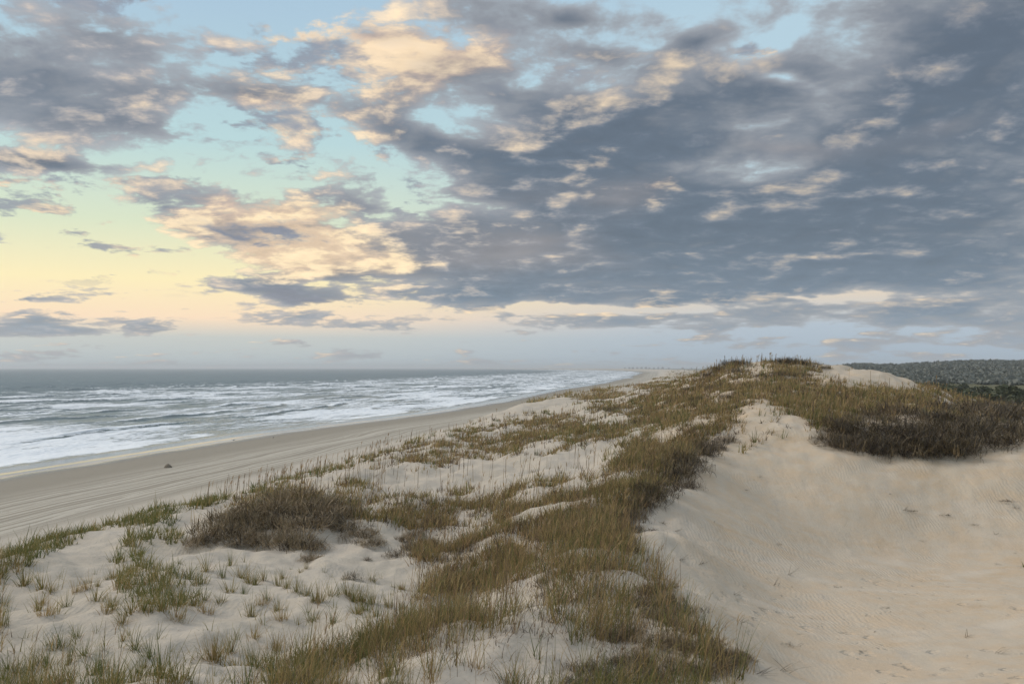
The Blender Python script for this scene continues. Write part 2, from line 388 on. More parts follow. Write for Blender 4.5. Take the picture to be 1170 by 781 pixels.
def sand_material():
    m, n, b, out = new_mat('sand')
    pos = n.node('ShaderNodeNewGeometry').outputs['Position']
    c = n.attr('inland'); bowl = n.attr('bowl'); damp = n.attr('damp'); trod = n.attr('trod'); veg = n.attr('scrub')
    big = n.noise(pos, 0.22, 4, 0.55)
    mid = n.noise(pos, 1.4, 5, 0.6)
    fine = n.noise(pos, 24.0, 3, 0.6)
    pale = n.mix(n.smooth(big, .35, .65), (0.43, 0.385, 0.315), (0.475, 0.425, 0.355))
    warm = n.mix(n.smooth(mid, .36, .62), (0.51, 0.40, 0.28), (0.50, 0.42, 0.318))
    col = n.mix(bowl, pale, warm)
    # grey heavy-mineral streaks and orange stains where the wind has sorted the grains
    streak = n.noise(n.vec('MULTIPLY', pos, (0.9, 0.35, 0.9)), 1.6, 6, 0.7)
    col = n.mix(n.mul(n.smooth(streak, .55, .72), 0.35), col, (0.33, 0.31, 0.28))
    col = n.mix(n.mul(n.mul(n.smooth(n.noise(pos, .55, 5, .65), .54, .70), bowl), 0.45), col, (0.46, 0.32, 0.18))
    col = n.mix(n.lin(fine, .3, .7, 0.0, 0.22), col, (0.30, 0.26, 0.21))
    col = n.mix(n.mul(n.smooth(n.noise(n.vec('MULTIPLY', pos, (.5, .9, .5)), .8, 5, .6), .5, .7), .38), col, (0.56, 0.49, 0.40))
    # vehicle tracks run along the beach
    ct = n.add(c, n.mul(n.sub(n.noise(n.vec('MULTIPLY', pos, (.03, .03, .03)), 1.0, 3, .5), .5), 5.0))
    lines = n.noise(n.comb(n.mul(ct, 1.5), n.mul(n.sep(pos)[1], .004), 0.0), 1.0, 4, .7, '2D')
    cross = n.noise(n.comb(n.mad(n.sep(pos)[1], .13, n.mul(ct, 1.2)), n.mul(n.sep(pos)[1], .006), 4.0), 1.0, 3, .7, '2D')
    lines = n.math('MAXIMUM', lines, n.mul(n.smooth(cross, .60, .66), .62))
    track = n.mul(n.smooth(lines, .40, .60), n.mul(n.smooth(c, 15, 24), n.sub(1.0, n.smooth(c, 34, 38))))
    dampc = n.mix(n.mul(track, 1.0), (0.275, 0.245, 0.195), (0.45, 0.41, 0.34))
    dampc = n.mix(n.mul(n.smooth(mid, .45, .7), .3), dampc, (0.29, 0.255, 0.21))
    col = n.mix(damp, col, dampc)
    wetn = n.sub(c, n.mul(n.noise(pos, 0.06, 3, .5), 6.0))
    wet = n.sub(1.0, n.smooth(wetn, -1.0, 6.0))
    col = n.mix(wet, col, (0.14, 0.125, 0.105))
    col = n.mix(n.smooth(veg, .3, .8), col, n.mix(n.noise(pos, .05, 4, .6), (0.07, 0.075, 0.035), (0.16, 0.14, 0.075)))
    n.put(b.inputs['Base Color'], col)
    n.put(b.inputs['Roughness'], n.lin(wet, 0, 1, 0.95, 0.07))
    n.put(b.inputs['Specular IOR Level'], n.lin(wet, 0, 1, 0.12, 0.5))
    # relief: wind ripples, footprints, grain
    wv = n.node('ShaderNodeTexWave', wave_type='BANDS', bands_direction='X', wave_profile='SIN')
    rip = n.vec('ADD', n.vec('MULTIPLY', pos, (1.0, .45, 0.0)), n.vec('SCALE', n.noise(pos, .9, 3, .55, color=True), scale=.55))
    n.put(wv.inputs['Vector'], rip)
    wv.inputs['Scale'].default_value = 2.6; wv.inputs['Distortion'].default_value = 1.6; wv.inputs['Detail'].default_value = 2
    wv.inputs['Detail Scale'].default_value = 1.5
    vor = n.node('ShaderNodeTexVoronoi', feature='SMOOTH_F1')
    n.put(vor.inputs['Vector'], n.vec('ADD', n.vec('MULTIPLY', pos, (1.0, .8, 0)), n.vec('SCALE', n.noise(pos, 2.0, 3, .6, color=True), scale=.5)))
    vor.inputs['Scale'].default_value = 1.9; vor.inputs['Smoothness'].default_value = .25
    foot = n.mul(n.sub(1.0, n.smooth(vor.outputs['Distance'], 0.10, 0.34)), trod)
    rough = n.noise(pos, 5.0, 5, .65)
    h = n.mad(n.mul(wv.outputs['Fac'], n.sub(1.0, damp)), n.mul(n.smooth(n.noise(pos, .35, 3, .5), .46, .66), 0.006), n.mul(rough, n.mad(bowl, -.028, .05)))
    h = n.sub(h, n.mul(foot, 0.065))
    h = n.add(h, n.mul(fine, 0.006))
    h = n.add(h, n.mul(n.mul(lines, n.smooth(c, 15, 24)), n.mul(damp, .10)))
    slip = n.noise(n.vec('MULTIPLY', pos, (2.2, .35, .35)), 1.3, 5, .65)
    h = n.add(h, n.mul(n.mul(n.sub(slip, .5), n.mul(bowl, n.smooth(n.noise(pos, .25, 2, .5), .45, .62))), .045))
    h = n.mul(n.mul(h, 1.2), n.sub(1.0, wet))
    bp = n.node('ShaderNodeBump'); bp.inputs['Strength'].default_value = 0.9; bp.inputs['Distance'].default_value = 1.0
    n.put(bp.inputs['Height'], h)
    n.t.links.new(bp.outputs[0], b.inputs['Normal'])
    return m
SAND = sand_material()

# ------------------------------------------------------------------ ground and beach
def polar_axes():
    a = np.concatenate([np.arange(-180, -60, 6.0), np.arange(-60, -32, 1.0), np.arange(-32, 32, 0.11), np.arange(32, 60, 1.0), np.arange(60, 180, 6.0)])
    r = np.concatenate([np.geomspace(0.6, 11, 22)[:-1], np.geomspace(11, 60, 300)[:-1], np.geomspace(60, 330, 190)[:-1], np.geomspace(330, 16000, 150)])
    return np.radians(a), r
def build_ground():
    a, r = polar_axes()
    A, RR = np.meshgrid(a, r)
    X = RR * np.sin(A); Y = RR * np.cos(A)
    na, nr = len(a), len(r)
    x, y = X.ravel(), Y.ravel()
    z = ground(x, y); c = inland(x, y)
    idx = np.arange(na * nr).reshape(nr, na)
    nxt = np.roll(idx, -1, axis=1)
    f = np.stack([idx[:-1], nxt[:-1], nxt[1:], idx[1:]], -1).reshape(-1, 4)[:, ::-1]
    rr = np.hypot(x, y)
    d = x - 0.125 * y
    bowl = (.18 + .82 * sstep(d + 0.9 * fbm(x / 3, y / 3, 3), -0.5, 3.0) * (1 - sstep(rr, 60, 120)) * (y > 0)) * sstep(c, 44, 60)
    damp = 1 - sstep(c + 1.3 * perlin(x / 15, y / 30), 34.5, 38.0)
    trod = (bowl - .18).clip(0, 1) * sstep(0.5 * fbm(x / 5, y / 5, 3) + 0.25, .0, .5) * (1 - sstep(rr, 26, 36))
    trod = np.maximum(trod, 0.5 * sstep(c, 20, 24) * (1 - sstep(c, 40, 44)) * 0)
    scrub = sstep(c + 20 * fbm(x / 40, y / 40, 3), 118, 150)
    at_ = {'inland': c, 'bowl': bowl, 'damp': damp, 'trod': trod, 'scrub': scrub}
    # the fan closing the middle
    co = np.stack([x, y, z], 1)
    fc = c[f].mean(1)
    keep = fc > -70
    f = f[keep]; fc = fc[keep]
    on_beach = fc < 42.5
    for nm, sel in (('ground', ~on_beach), ('beach', on_beach)):
        ff = f[sel]
        used, inv = np.unique(ff, return_inverse=True)
        o = mesh_from(nm, co[used], inv.reshape(-1, 4), SAND, {k: v[used] for k, v in at_.items()})
        tag(o, 'pale sand dunes and the low land behind them' if nm == 'ground' else 'wide grey beach with wheel tracks beside the surf',
            'ground' if nm == 'ground' else 'beach', kind='structure')
build_ground()

# ------------------------------------------------------------------ sea
def sea_material():
    m, n, b, out = new_mat('sea_water')
    pos = n.node('ShaderNodeNewGeometry').outputs['Position']
    c = n.attr('offshore'); foam = n.attr('foam'); t = n.attr('along')
    # foam is drawn out along the shore
    q = n.comb(n.mul(c, .30), n.mul(t, .055), 0.0)
    f1 = n.noise(q, 1.0, 8, .72, '2D', dist=.5)
    q2 = n.comb(n.mul(c, 1.1), n.mul(t, .28), 0.0)
    f2 = n.noise(q2, 1.0, 5, .7, '2D', dist=.8)
    fm = n.smooth(n.add(n.add(foam, n.mul(n.sub(f1, .5), 2.0)), n.mul(n.sub(f2, .5), 2.0)), .34, .92)
    deep = n.mix(n.smooth(c, 20, 400), (0.12, 0.15, 0.15), (0.110, 0.150, 0.165))
    n.put(b.inputs['Base Color'], n.mix(fm, deep, (0.72, 0.75, 0.77)))
    n.put(b.inputs['Roughness'], n.mix(fm, n.comb(*[n.add(n.smooth(c, 3, 7, .05, .26), n.smooth(c, 20, 220, 0, .24))] * 3), (.8, .8, .8)))
    b.inputs['IOR'].default_value = 1.33
    chop = n.noise(n.vec('MULTIPLY', pos, (.55, .22, 1)), 1.0, 6, .62)
    chop2 = n.noise(n.vec('MULTIPLY', pos, (.06, .03, 1)), 1.0, 5, .6)
    bp = n.node('ShaderNodeBump'); bp.inputs['Strength'].default_value = 1.0; bp.inputs['Distance'].default_value = 1.0
    thin = n.smooth(c, 0.0, 14.0)
    n.put(bp.inputs['Height'], n.mul(n.mad(chop2, 3.2, n.add(n.mul(chop, .42), n.mul(fm, .10))), n.mad(thin, .97, .03)))
    n.t.links.new(bp.outputs[0], b.inputs['Normal'])
    return m
SEA = sea_material()
def build_sea():
    a = np.radians(np.concatenate([np.arange(-178, -60, 4.0), np.arange(-60, -32, .8), np.arange(-32, 14, 0.09), np.arange(14, 30, 1.0)]))
    r = np.concatenate([np.geomspace(40, 75, 20)[:-1], np.geomspace(75, 900, 560)[:-1], np.geomspace(900, 16000, 120)])
    A, RR = np.meshgrid(a, r)
    x = (RR * np.sin(A)).ravel(); y = (RR * np.cos(A)).ravel()
    c = -inland(x, y)                       # offshore distance
    t = x * 0.16 + y * 0.987
    rr = np.hypot(x, y)
    # swell lines roll in parallel to the shore, broken up along their length
    ph = c + 9.0 * perlin(t / 90, c / 70) + 3.2 * perlin(t / 22 + 3, c / 25)
    z = np.zeros_like(c); foam = np.zeros_like(c)
    LW = 17.0
    k = np.floor(ph / LW)
    u = ph / LW - k                         # 0 shoreward .. 1 seaward inside one wave
    amp = np.clip(0.35 + 1.0 * perlin(t / 52 + 31.7 * k, k * 7.3) + .45 * perlin(t / 13 + 3.7 * k, k * 3.3), 0.03, 1.25)
    surf = sstep(c, 6, 40) * (1 - sstep(c, 270, 420) * .75)
    face = np.exp(-((u - 0.24) / 0.055) ** 2) * (u < .24) + np.exp(-((u - 0.24) / 0.20) ** 2) * (u >= .24)
    z += 0.7 * amp * face * surf * (1 - 0.5 * sstep(rr, 900, 2500))
    # foam: crest cap, and a trail behind the crest towards the shore
    zone = sstep(c, 3, 9) * (1 - sstep(c, 215, 330))
    patch = fbm(t / 60 + 11, c / 34, 4)
    brk = sstep(amp, .30, .75)
    foam += zone * (0.59 + 0.60 * patch) + zone * .30 * sstep(perlin(t / 70 + 3, ph / 7.0), .1, .5)
    foam += brk * (1 - sstep(c, 250, 380)) * sstep(u, .20, .24) * (1 - sstep(u, .27, .42)) * 0.75
    foam -= brk * np.exp(-((u - 0.17) / 0.04) ** 2) * 0.75
    foam += 0.14 * sstep(c, 2, 14) * (1 - sstep(c, 30, 60))
    foam -= 0.25 * sstep(c, 180, 240)
    foam += .62 * sstep(fbm(x / 16, y / 9, 4), .42, .75) * sstep(c, 150, 260)
    foam -= 0.75 * (1 - sstep(c, 2.0, 4.5))
    foam += 0.45 * (1 - sstep(c, -4, -1.5)) * 0
    z += 0.16 * fbm(x / 7, y / 9, 3) * sstep(c, 4, 30) + 0.55 * fbm(x / 22, y / 16, 4) * sstep(c, 120, 300)
    z += 0.03
    # the swash: a thin tongue running up the sand
    z = np.where(c < 6, np.maximum(0.03, 0) - 0.004 * np.clip(c, -30, 0) * 0, z) if False else z
    idx = np.arange(len(a) * len(r)).reshape(len(r), len(a))
    f = np.stack([idx[:-1, :-1], idx[:-1, 1:], idx[1:, 1:], idx[1:, :-1]], -1).reshape(-1, 4)[:, ::-1]
    keep = c[f].max(1) > -9
    f = f[keep]
    used, inv = np.unique(f, return_inverse=True)
    o = mesh_from('sea', np.stack([x, y, z], 1)[used], inv.reshape(-1, 4), SEA, {'offshore': c[used], 'foam': foam[used], 'along': t[used]})
    tag(o, 'grey green sea with rows of white breaking surf', 'sea', kind='structure')
build_sea()

# ------------------------------------------------------------------ where things stand on the dunes
def hit(uv):
    """ground points seen under photo bearings (u, v)"""
    uv = np.atleast_2d(np.array(uv, float))
    ys = np.geomspace(9, 2500, 900)
    out = []
    for u, v in uv:
        x, y, z = pixel_ray(u, v)
        k = ys / y
        g = ground(x * k, ys)
        b = np.nonzero(H + z * k < g)[0]
        i = b[0] if len(b) else len(ys) - 1
        Y = ys[i]
        if i > 0:
            a0 = H + z * k[i - 1] - g[i - 1]; a1 = H + z * k[i] - g[i]
            Y = ys[i - 1] + (ys[i] - ys[i - 1]) * a0 / (a0 - a1)
        X = x * Y / y
        out.append((X, Y, float(ground(np.array([X]), np.array([Y]))[0])))
    return np.array(out)
def bearing(x, y, z):
    cp, sp = math.cos(PITCH), math.sin(PITCH)
    dz_ = z - H
    fw = y * cp + dz_ * sp; up = -y * sp + dz_ * cp
    return 585 + F * x / fw, 390.5 - F * up / fw

class Cover:
    """how thickly one kind of plant grows, as outlines over the dunes (half-pixel bearings)"""
    def __init__(self):
        self.g = np.zeros((391, 585))
        self.uu, self.vv = np.meshgrid(np.arange(585) * 2.0, np.arange(391) * 2.0)
    def poly(self, d, p, mode='max'):
        p = np.array(p, float); ins = np.zeros(self.g.shape, bool)
        j = len(p) - 1
        for i in range(len(p)):
            (x0, y0), (x1, y1) = p[j], p[i]
            if y0 != y1:
                c = ((y1 > self.vv) != (y0 > self.vv)) & (self.uu < (x0 - x1) * (self.vv - y1) / (y0 - y1) + x1)
                ins ^= c
            j = i
        self.g = np.where(ins, np.maximum(self.g, d) if mode == 'max' else np.minimum(self.g, d), self.g)
        return self
    def line(self, d, p, w):
        for (x0, y0), (x1, y1) in zip(p[:-1], p[1:]):
            t = np.clip(((self.uu - x0) * (x1 - x0) + (self.vv - y0) * (y1 - y0)) / ((x1 - x0) ** 2 + (y1 - y0) ** 2 + 1e-6), 0, 1)
            dd = np.hypot(self.uu - x0 - t * (x1 - x0), (self.vv - y0 - t * (y1 - y0)) * 1.6)
            self.g = np.maximum(self.g, d * (dd < w))
        return self
    def hole(self, d, u, v, ru, rv):
        self.g = np.where(((self.uu - u) / ru) ** 2 + ((self.vv - v) / rv) ** 2 < 1, np.minimum(self.g, d), self.g); return self
    def blur(self, k):
        for ax in (0, 1):
            acc = 0
            for s in range(-k, k + 1): acc = acc + np.roll(self.g, s, axis=ax)
            self.g = acc / (2 * k + 1)
        return self
    def __call__(self, u, v):
        i = np.clip((v / 2).astype(int), 0, 390); j = np.clip((u / 2).astype(int), 0, 584)
        return self.g[i, j]

TAN = Cover()
TAN.poly(.95, [(560,640),(640,590),(700,530),(740,490),(780,460),(800,440),(822,420),(870,412),(905,414),(880,432),(850,446),(868,455),(845,470),(838,485),(800,515),(760,550),(728,585),(715,610),(735,640),(755,665),(745,690),(690,700),(640,690),(600,672)])
TAN.poly(.62, [(600,672),(640,690),(690,700),(745,690),(755,665),(770,690),(800,720),(840,748),(856,781),(640,781),(640,760),(690,745),(680,730),(620,725),(560,705)])
TAN.poly(.88, [(430,528),(480,508),(545,490),(600,478),(680,460),(740,446),(790,431),(815,425),(800,450),(740,490),(700,505),(690,508),(640,497),(600,494),(530,504),(470,524)])
TAN.poly(.80, [(380,556),(465,531),(545,511),(575,500),(660,505),(720,495),(660,513),(575,517),(545,520),(470,535),(400,558)])
TAN.poly(.45, [(385,566),(450,566),(540,566),(560,576),(480,580),(420,576),(385,574)])
TAN.poly(.62, [(420,576),(560,560),(640,545),(690,545),(640,600),(560,650),(480,660),(470,620)])
TAN.poly(.85, [(458,688),(500,663),(560,655),(620,632),(645,660),(560,676),(500,684),(470,692)])
TAN.poly(.80, [(300,781),(345,752),(420,722),(520,700),(640,690),(720,700),(700,745),(620,735),(560,724),(510,735),(400,762),(340,781)])
TAN.poly(.35, [(400,762),(510,735),(560,735),(640,745),(690,781),(380,781)])
TAN.poly(.92, [(868,456),(900,448),(940,443),(1000,443),(1046,440),(1120,446),(1200,452),(1200,482),(1100,474),(1000,474),(955,490),(935,492),(915,478),(890,466)])
TAN.poly(.95, [(795,444),(815,412),(850,408),(850,428),(876,430),(876,408),(925,408),(945,416),(935,428),(930,438),(960,440),(940,450),(880,456),(850,448)])
TAN.poly(.55, [(870,412),(900,412),(940,418),(930,426),(900,420)])
TAN.poly(.05, [(940,420),(990,424),(1040,444),(960,440)])
TAN.poly(.30, [(840,485),(860,470),(900,474),(915,490),(880,500),(845,520)])
TAN.poly(.75, [(728,446),(760,428),(800,420),(820,422),(800,436),(740,450)])
for h_ in [(.08,690,478,34,7),(.08,640,470,40,7),(.1,745,492,34,6),(.0,862,424,13,10),(.05,955,428,22,6),(.03,1005,435,40,9),(.5,700,620,12,8),(.2,690,520,22,8),(.15,755,500,14,10),(.3,640,600,14,6),
           (.2,590,700,40,8),(.12,720,665,22,9),(.2,740,720,18,12),(.2,650,700,26,8),(.15,800,480,14,8),(.1,600,735,44,14),(.25,660,560,18,10),(.2,820,456,12,6),(.2,770,470,12,6),(.15,600,620,20,10),(.15,540,600,26,12),
           (.2,760,745,30,18),(.25,700,760,18,12)]:
    TAN.hole(*h_)
TAN.poly(.6, [(225,600),(260,585),(300,565),(345,556),(400,572),(440,590),(440,615),(380,590),(300,590),(250,612)])
TAN.poly(.08, [(940,490),(1000,470),(1180,465),(1180,500),(1000,505)])
TAN.blur(4)
GRN = Cover()
GRN.poly(.95, [(-5,640),(60,611),(130,586),(190,574),(245,569),(250,577),(200,584),(210,596),(185,603),(150,602),(130,600),(60,628),(20,652),(-5,668)])
GRN.poly(.7, [(125,640),(145,610),(200,605),(212,618),(200,622),(160,625),(165,650),(140,656)])
GRN.poly(.36, [(120,682),(135,655),(175,640),(235,668),(232,692),(140,705)])
GRN.line(.9, [(255,573),(300,560),(335,546),(380,535),(420,523),(470,506),(540,490)], 4)
GRN.line(.7, [(540,490),(600,477),(680,460)], 3)
GRN.poly(.62, [(300,781),(345,752),(420,722),(520,700),(560,712),(470,735),(400,762),(340,781)])
GRN.poly(.35, [(640,500),(720,470),(800,450),(790,480),(740,520),(690,530)])
GRN.poly(.30, [(868,456),(940,443),(1000,443),(1100,455),(1100,466),(1000,462),(900,470)])
GRN.blur(1)
STK = Cover()
STK.poly(.75, [(215,575),(335,535),(470,502),(560,488),(560,505),(470,532),(420,560),(330,575)])
STK.poly(.6, [(420,560),(560,525),(690,510),(690,545),(560,570),(450,580)])
STK.poly(.5, [(560,480),(690,458),(700,485),(640,500),(560,500)])
STK.poly(.45, [(440,580),(600,560),(660,600),(560,660),(480,690),(440,640)])
STK.poly(.55, [(560,640),(700,530),(800,440),(840,420),(840,480),(740,600),(780,690),(720,700),(600,740),(480,740),(480,700)])
STK.poly(1.0, [(815,422),(850,413),(905,411),(905,418),(850,425)])
STK.poly(.3, [(300,781),(420,722),(620,690),(720,700),(850,781)])
STK.poly(.25, [(940,418),(1040,440),(1100,455),(1170,462),(1170,475),(1000,470)])
STK.blur(3)

# ------------------------------------------------------------------ grass
def leaf_material(name, stops, trans=.28):
    m, n, b, out = new_mat(name)
    t = n.attr('tint')
    col = n.ramp(t, stops)
    oi = n.node('ShaderNodeObjectInfo').outputs['Random']
    col = n.mix(n.mul(oi, .25), col, (0.12, 0.10, 0.05))
    n.put(b.inputs['Base Color'], col); b.inputs['Roughness'].default_value = .62; b.inputs['Specular IOR Level'].default_value = .25
    tr = n.node('ShaderNodeBsdfTranslucent'); n.put(tr.inputs['Color'], col)
    mx = n.node('ShaderNodeMixShader'); mx.inputs[0].default_value = trans
    n.t.links.new(b.outputs[0], mx.inputs[1]); n.t.links.new(tr.outputs[0], mx.inputs[2])
    n.t.links.new(mx.outputs[0], out.inputs[0])
    return m
GRASS = leaf_material('grass_blade', [(0.0, (0.080, 0.108, 0.025)), (0.25, (0.165, 0.165, 0.048)), (0.45, (0.30, 0.225, 0.080)), (0.62, (0.44, 0.31, 0.135)), (0.78, (0.34, 0.215, 0.105)), (0.90, (0.15, 0.10, 0.058)), (1.0, (0.08, 0.06, 0.045))])
TWIG = leaf_material('dry_twig', [(0.0, (0.045, 0.034, 0.030)), (0.3, (0.112, 0.083, 0.047)), (0.6, (0.215, 0.160, 0.086)), (0.85, (0.30, 0.22, 0.135)), (1.0, (0.38, 0.28, 0.16))], .1)
WOOD = leaf_material('far_woods_leaf', [(0.0, (0.125, 0.142, 0.130)), (0.5, (0.150, 0.166, 0.150)), (1.0, (0.175, 0.188, 0.165))], .1)  # pale greyed leaves: distance haze painted into the colour
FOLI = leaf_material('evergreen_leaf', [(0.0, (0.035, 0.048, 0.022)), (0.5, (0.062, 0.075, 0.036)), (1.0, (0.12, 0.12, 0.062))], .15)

class Blades:
    def __init__(self): self.v = []; self.f = []; self.t = []; self.n = 0
    def add(self, base, az, lean, bend, length, width, tint, seg=3, tip=.15, twist=None):
        m = len(base)
        if not m: return
        az = np.broadcast_to(az, m); lean = np.broadcast_to(lean, m); bend = np.broadcast_to(bend, m)
        length = np.broadcast_to(length, m); width = np.broadcast_to(width, m)
        pz = az + np.pi / 2 + (rng.normal(0, .7, m) if twist is None else twist)
        wv = np.stack([np.sin(pz), np.cos(pz), np.zeros(m)], 1)
        p = np.array(base, float); rows = []
        for s in range(seg + 1):
            k = s / seg
            w_ = (width * ((1 - k) * 1.0 + k * tip) * .5)[:, None] * wv
            rows += [p - w_, p + w_]
            th = lean + bend * (k + .5 / seg)
            step = (length / seg)[:, None]
            p = p + step * np.stack([np.sin(th) * np.sin(az), np.sin(th) * np.cos(az), np.cos(th)], 1)
        V = np.stack(rows, 1)                     # m, 2(seg+1), 3
        kk = 2 * (seg + 1)
        b0 = self.n + np.arange(m)[:, None] * kk
        for s in range(seg):
            self.f.append(np.concatenate([b0 + 2 * s, b0 + 2 * s + 1, b0 + 2 * s + 3, b0 + 2 * s + 2], 1))
        self.v.append(V.reshape(-1, 3)); self.t.append(np.repeat(np.broadcast_to(tint, m), kk)); self.n += m * kk
    def build(self, name, mat, parent=None):
        return mesh_from(name, np.concatenate(self.v), np.concatenate(self.f), mat, {'tint': np.concatenate(self.t)}, parent)

def scatter(n, r0, r1, azlim=R(33)):
    a = rng.uniform(-azlim, azlim, n); r = np.exp(rng.uniform(np.log(r0), np.log(r1), n))
    return r * np.sin(a), r * np.cos(a), r
def grow(cover, n, r0, r1, sparse_out, clump):
    x, y, r = scatter(n, r0, r1)
    z = ground(x, y); u, v = bearing(x, y, z); c = inland(x, y)
    d = cover(u, v)
    out = (u < 0) | (u > 1170) | (v > 781)
    d = np.where(out, np.where((v > 781) & (u > 850) | (u > 1170) & (r < 44), 0.0, sparse_out), d)
    nz = np.clip(.5 + .75 * fbm(x / clump + 40, y / clump, 4), 0, 1)
    d = d * sstep(nz, .5 - .55 * d, .95 - .62 * d)
    d = d / (1 + (r / 170.0) ** 1.2)
    ok = (rng.random(n) < d) & (c > 48) & (c < 135)
    return x[ok], y[ok], z[ok], r[ok]

def tufts(B, pos, per, h, tint_mu, tint_sd, spread, lean_sd=.28, bend_sd=.55, wmin=.007, px=.85, clump=.12):
    x, y, z, r = pos
    m = len(x)
    n = rng.poisson(per, m) + 2
    i = np.repeat(np.arange(m), n); k = len(i)
    hh = h * np.exp(rng.normal(0, .25, m))
    rr = np.abs(rng.normal(0, 1, k)) * spread * (1 + r[i] * .012)
    a = rng.uniform(0, 2 * np.pi, k)
    base = np.stack([x[i] + rr * np.sin(a), y[i] + rr * np.cos(a), z[i] - .03], 1)
    lean = np.abs(rng.normal(0, lean_sd, k)) + rr * .5
    az = np.where(rng.random(k) < .75, a + rng.normal(0, .6, k), rng.normal(1.3, .5, k))
    patch = .5 + .5 * fbm(x / 5 + 9, y / 5, 3)
    tint = np.clip(tint_mu + .22 * (patch[i] - .5) + rng.normal(0, tint_sd, k) + rng.normal(0, clump, m)[i], 0, 1)
    L = hh[i] * rng.uniform(.55, 1.15, k)
    B.add(base, az, lean, np.abs(rng.normal(0, bend_sd, k)), L, np.maximum(wmin, px * r[i] / F) * rng.uniform(.7, 1.3, k), tint)
def stalks(B, pos, h, wmin=.006, px=.5, tint=(.80, .97)):
    x, y, z, r = pos
    m = len(x)
    base = np.stack([x, y, z - .03], 1)
    az = rng.normal(1.2, .9, m); L = h * rng.uniform(.6, 1.15, m); lean = np.abs(rng.normal(0, .09, m))
    t = rng.uniform(*tint, m); wd = np.maximum(wmin, px * r / F)
    B.add(base, az, lean, .12, L, wd, t, seg=2, tip=.6, twist=rng.normal(0, .6, m))
    # drooping seed head
    top = base + (L * .80)[:, None] * np.stack([np.sin(lean + .05) * np.sin(az), np.sin(lean + .05) * np.cos(az), np.cos(lean + .05)], 1)
    s = rng.random(m) < .5
    for j in range(2):
        B.add(top[s] + (L[s] * .07 * j)[:, None] * np.array([0, 0, 1]), az[s] + rng.normal(0, .5, s.sum()), .25, .9, L[s] * .22, wd[s] * 1.7, np.clip(t[s] - .12, 0, 1), seg=2, tip=.3)

B = Blades()
tufts(B, grow(TAN, 8500, 13, 27, .25, 1.1), 8, .60, .46, .20, .085, .32, .8, clump=.22)
tufts(B, grow(TAN, 16000, 13, 30, .2, 1.0), 4, .26, .90, .08, .10, .7, 1.0, clump=.05)
tufts(B, grow(TAN, 165000, 24, 110, .35, 2.4), 5, .37, .57, .16, .09, .32, .65, clump=.25)
tufts(B, grow(TAN, 36000, 27, 110, .2, 1.7), 4, .28, .93, .06, .11, .7, 1.0, clump=.03)
tufts(B, grow(TAN, 80000, 110, 420, .35, 5.0), 5, .60, .64, .14, .14, clump=.19)
x, y, r = scatter(60000, 140, 1700, R(15)); c = inland(x, y); z = ground(x, y)     # the dunes further up the coast
ok = (c > 52) & (c < 150) & (x > 0) & (rng.random(len(x)) < .75 * sstep(fbm(x / 14, y / 34, 4), -.25, .3))
tufts(B, (x[ok], y[ok], z[ok], r[ok]), 4, .75, .60, .14, .16, clump=.17)
stalks(B, grow(STK, 26000, 13, 320, .15, 1.6), 1.0)
stalks(B, grow(TAN, 26000, 13, 200, .15, 1.6), .78, tint=(.60, .95))
o = B.build('sea_oats', GRASS)
tag(o, 'dense tan and golden sea oats covering the dune ridge', 'grass', kind='stuff')
B = Blades()
tufts(B, grow(GRN, 80000, 13, 160, .25, 1.8), 7, .40, .27, .15, .06, .35, .6)
o = B.build('beach_grass', GRASS)
tag(o, 'short green beach grass along the seaward dune edge', 'grass', kind='stuff')

# ---- single tufts one can tell apart on the open sand in front
def tuft_mesh(kind):
    B = Blades(); spec = {'green': (34, .46, .17, .12, .06), 'mixed': (44, .46, .36, .18, .07), 'straw': (46, .42, .60, .12, .07), 'round': (130, .40, .52, .18, .13), 'thin': (9, .38, .25, .18, .05)}[kind]
    n, h, mu, sd, sp = spec
    rr = np.abs(rng.normal(0, 1, n)) * sp; a = rng.uniform(0, 2 * np.pi, n)
    base = np.stack([rr * np.sin(a) * 1.3, rr * np.cos(a), np.full(n, -.05)], 1)
    B.add(base, a + rng.normal(0, .5, n), np.abs(rng.normal(.05, .26, n)) + rr, np.abs(rng.normal(.15, .55, n)), h * rng.uniform(.45, 1.2, n), .0125 * rng.uniform(.7, 1.3, n), np.clip(rng.normal(mu, sd, n), 0, 1), seg=4)
    k = n // 3        # short dead leaves round the foot
    a = rng.uniform(0, 2 * np.pi, k)
    B.add(np.stack([sp * np.sin(a), sp * np.cos(a), np.full(k, .0)], 1), a, .9, .7, h * .45, .011, np.clip(rng.normal(.74, .1, k), 0, 1), seg=3)
    o = B.build('grass_tuft', GRASS)
    return o
TUFT = {k: [tuft_mesh(k) for _ in range(5 if k in ('green', 'mixed') else 3)] for k in ('green', 'mixed', 'straw', 'round', 'thin')}
_used = set()
TUFT_WORDS = {
    'green': ('green tuft of beach grass growing from the open pale sand', 'green grass tufts on the open sand'),
    'mixed': ('green and straw mixed tuft of beach grass on the pale sand', 'mixed grass tufts on the open sand'),
    'straw': ('straw coloured dry tuft of beach grass on the pale sand', 'dry grass tufts on the open sand'),
    'thin': ('thin tuft of a few blades poking from the pale sand', 'thin grass tufts on the open sand')}
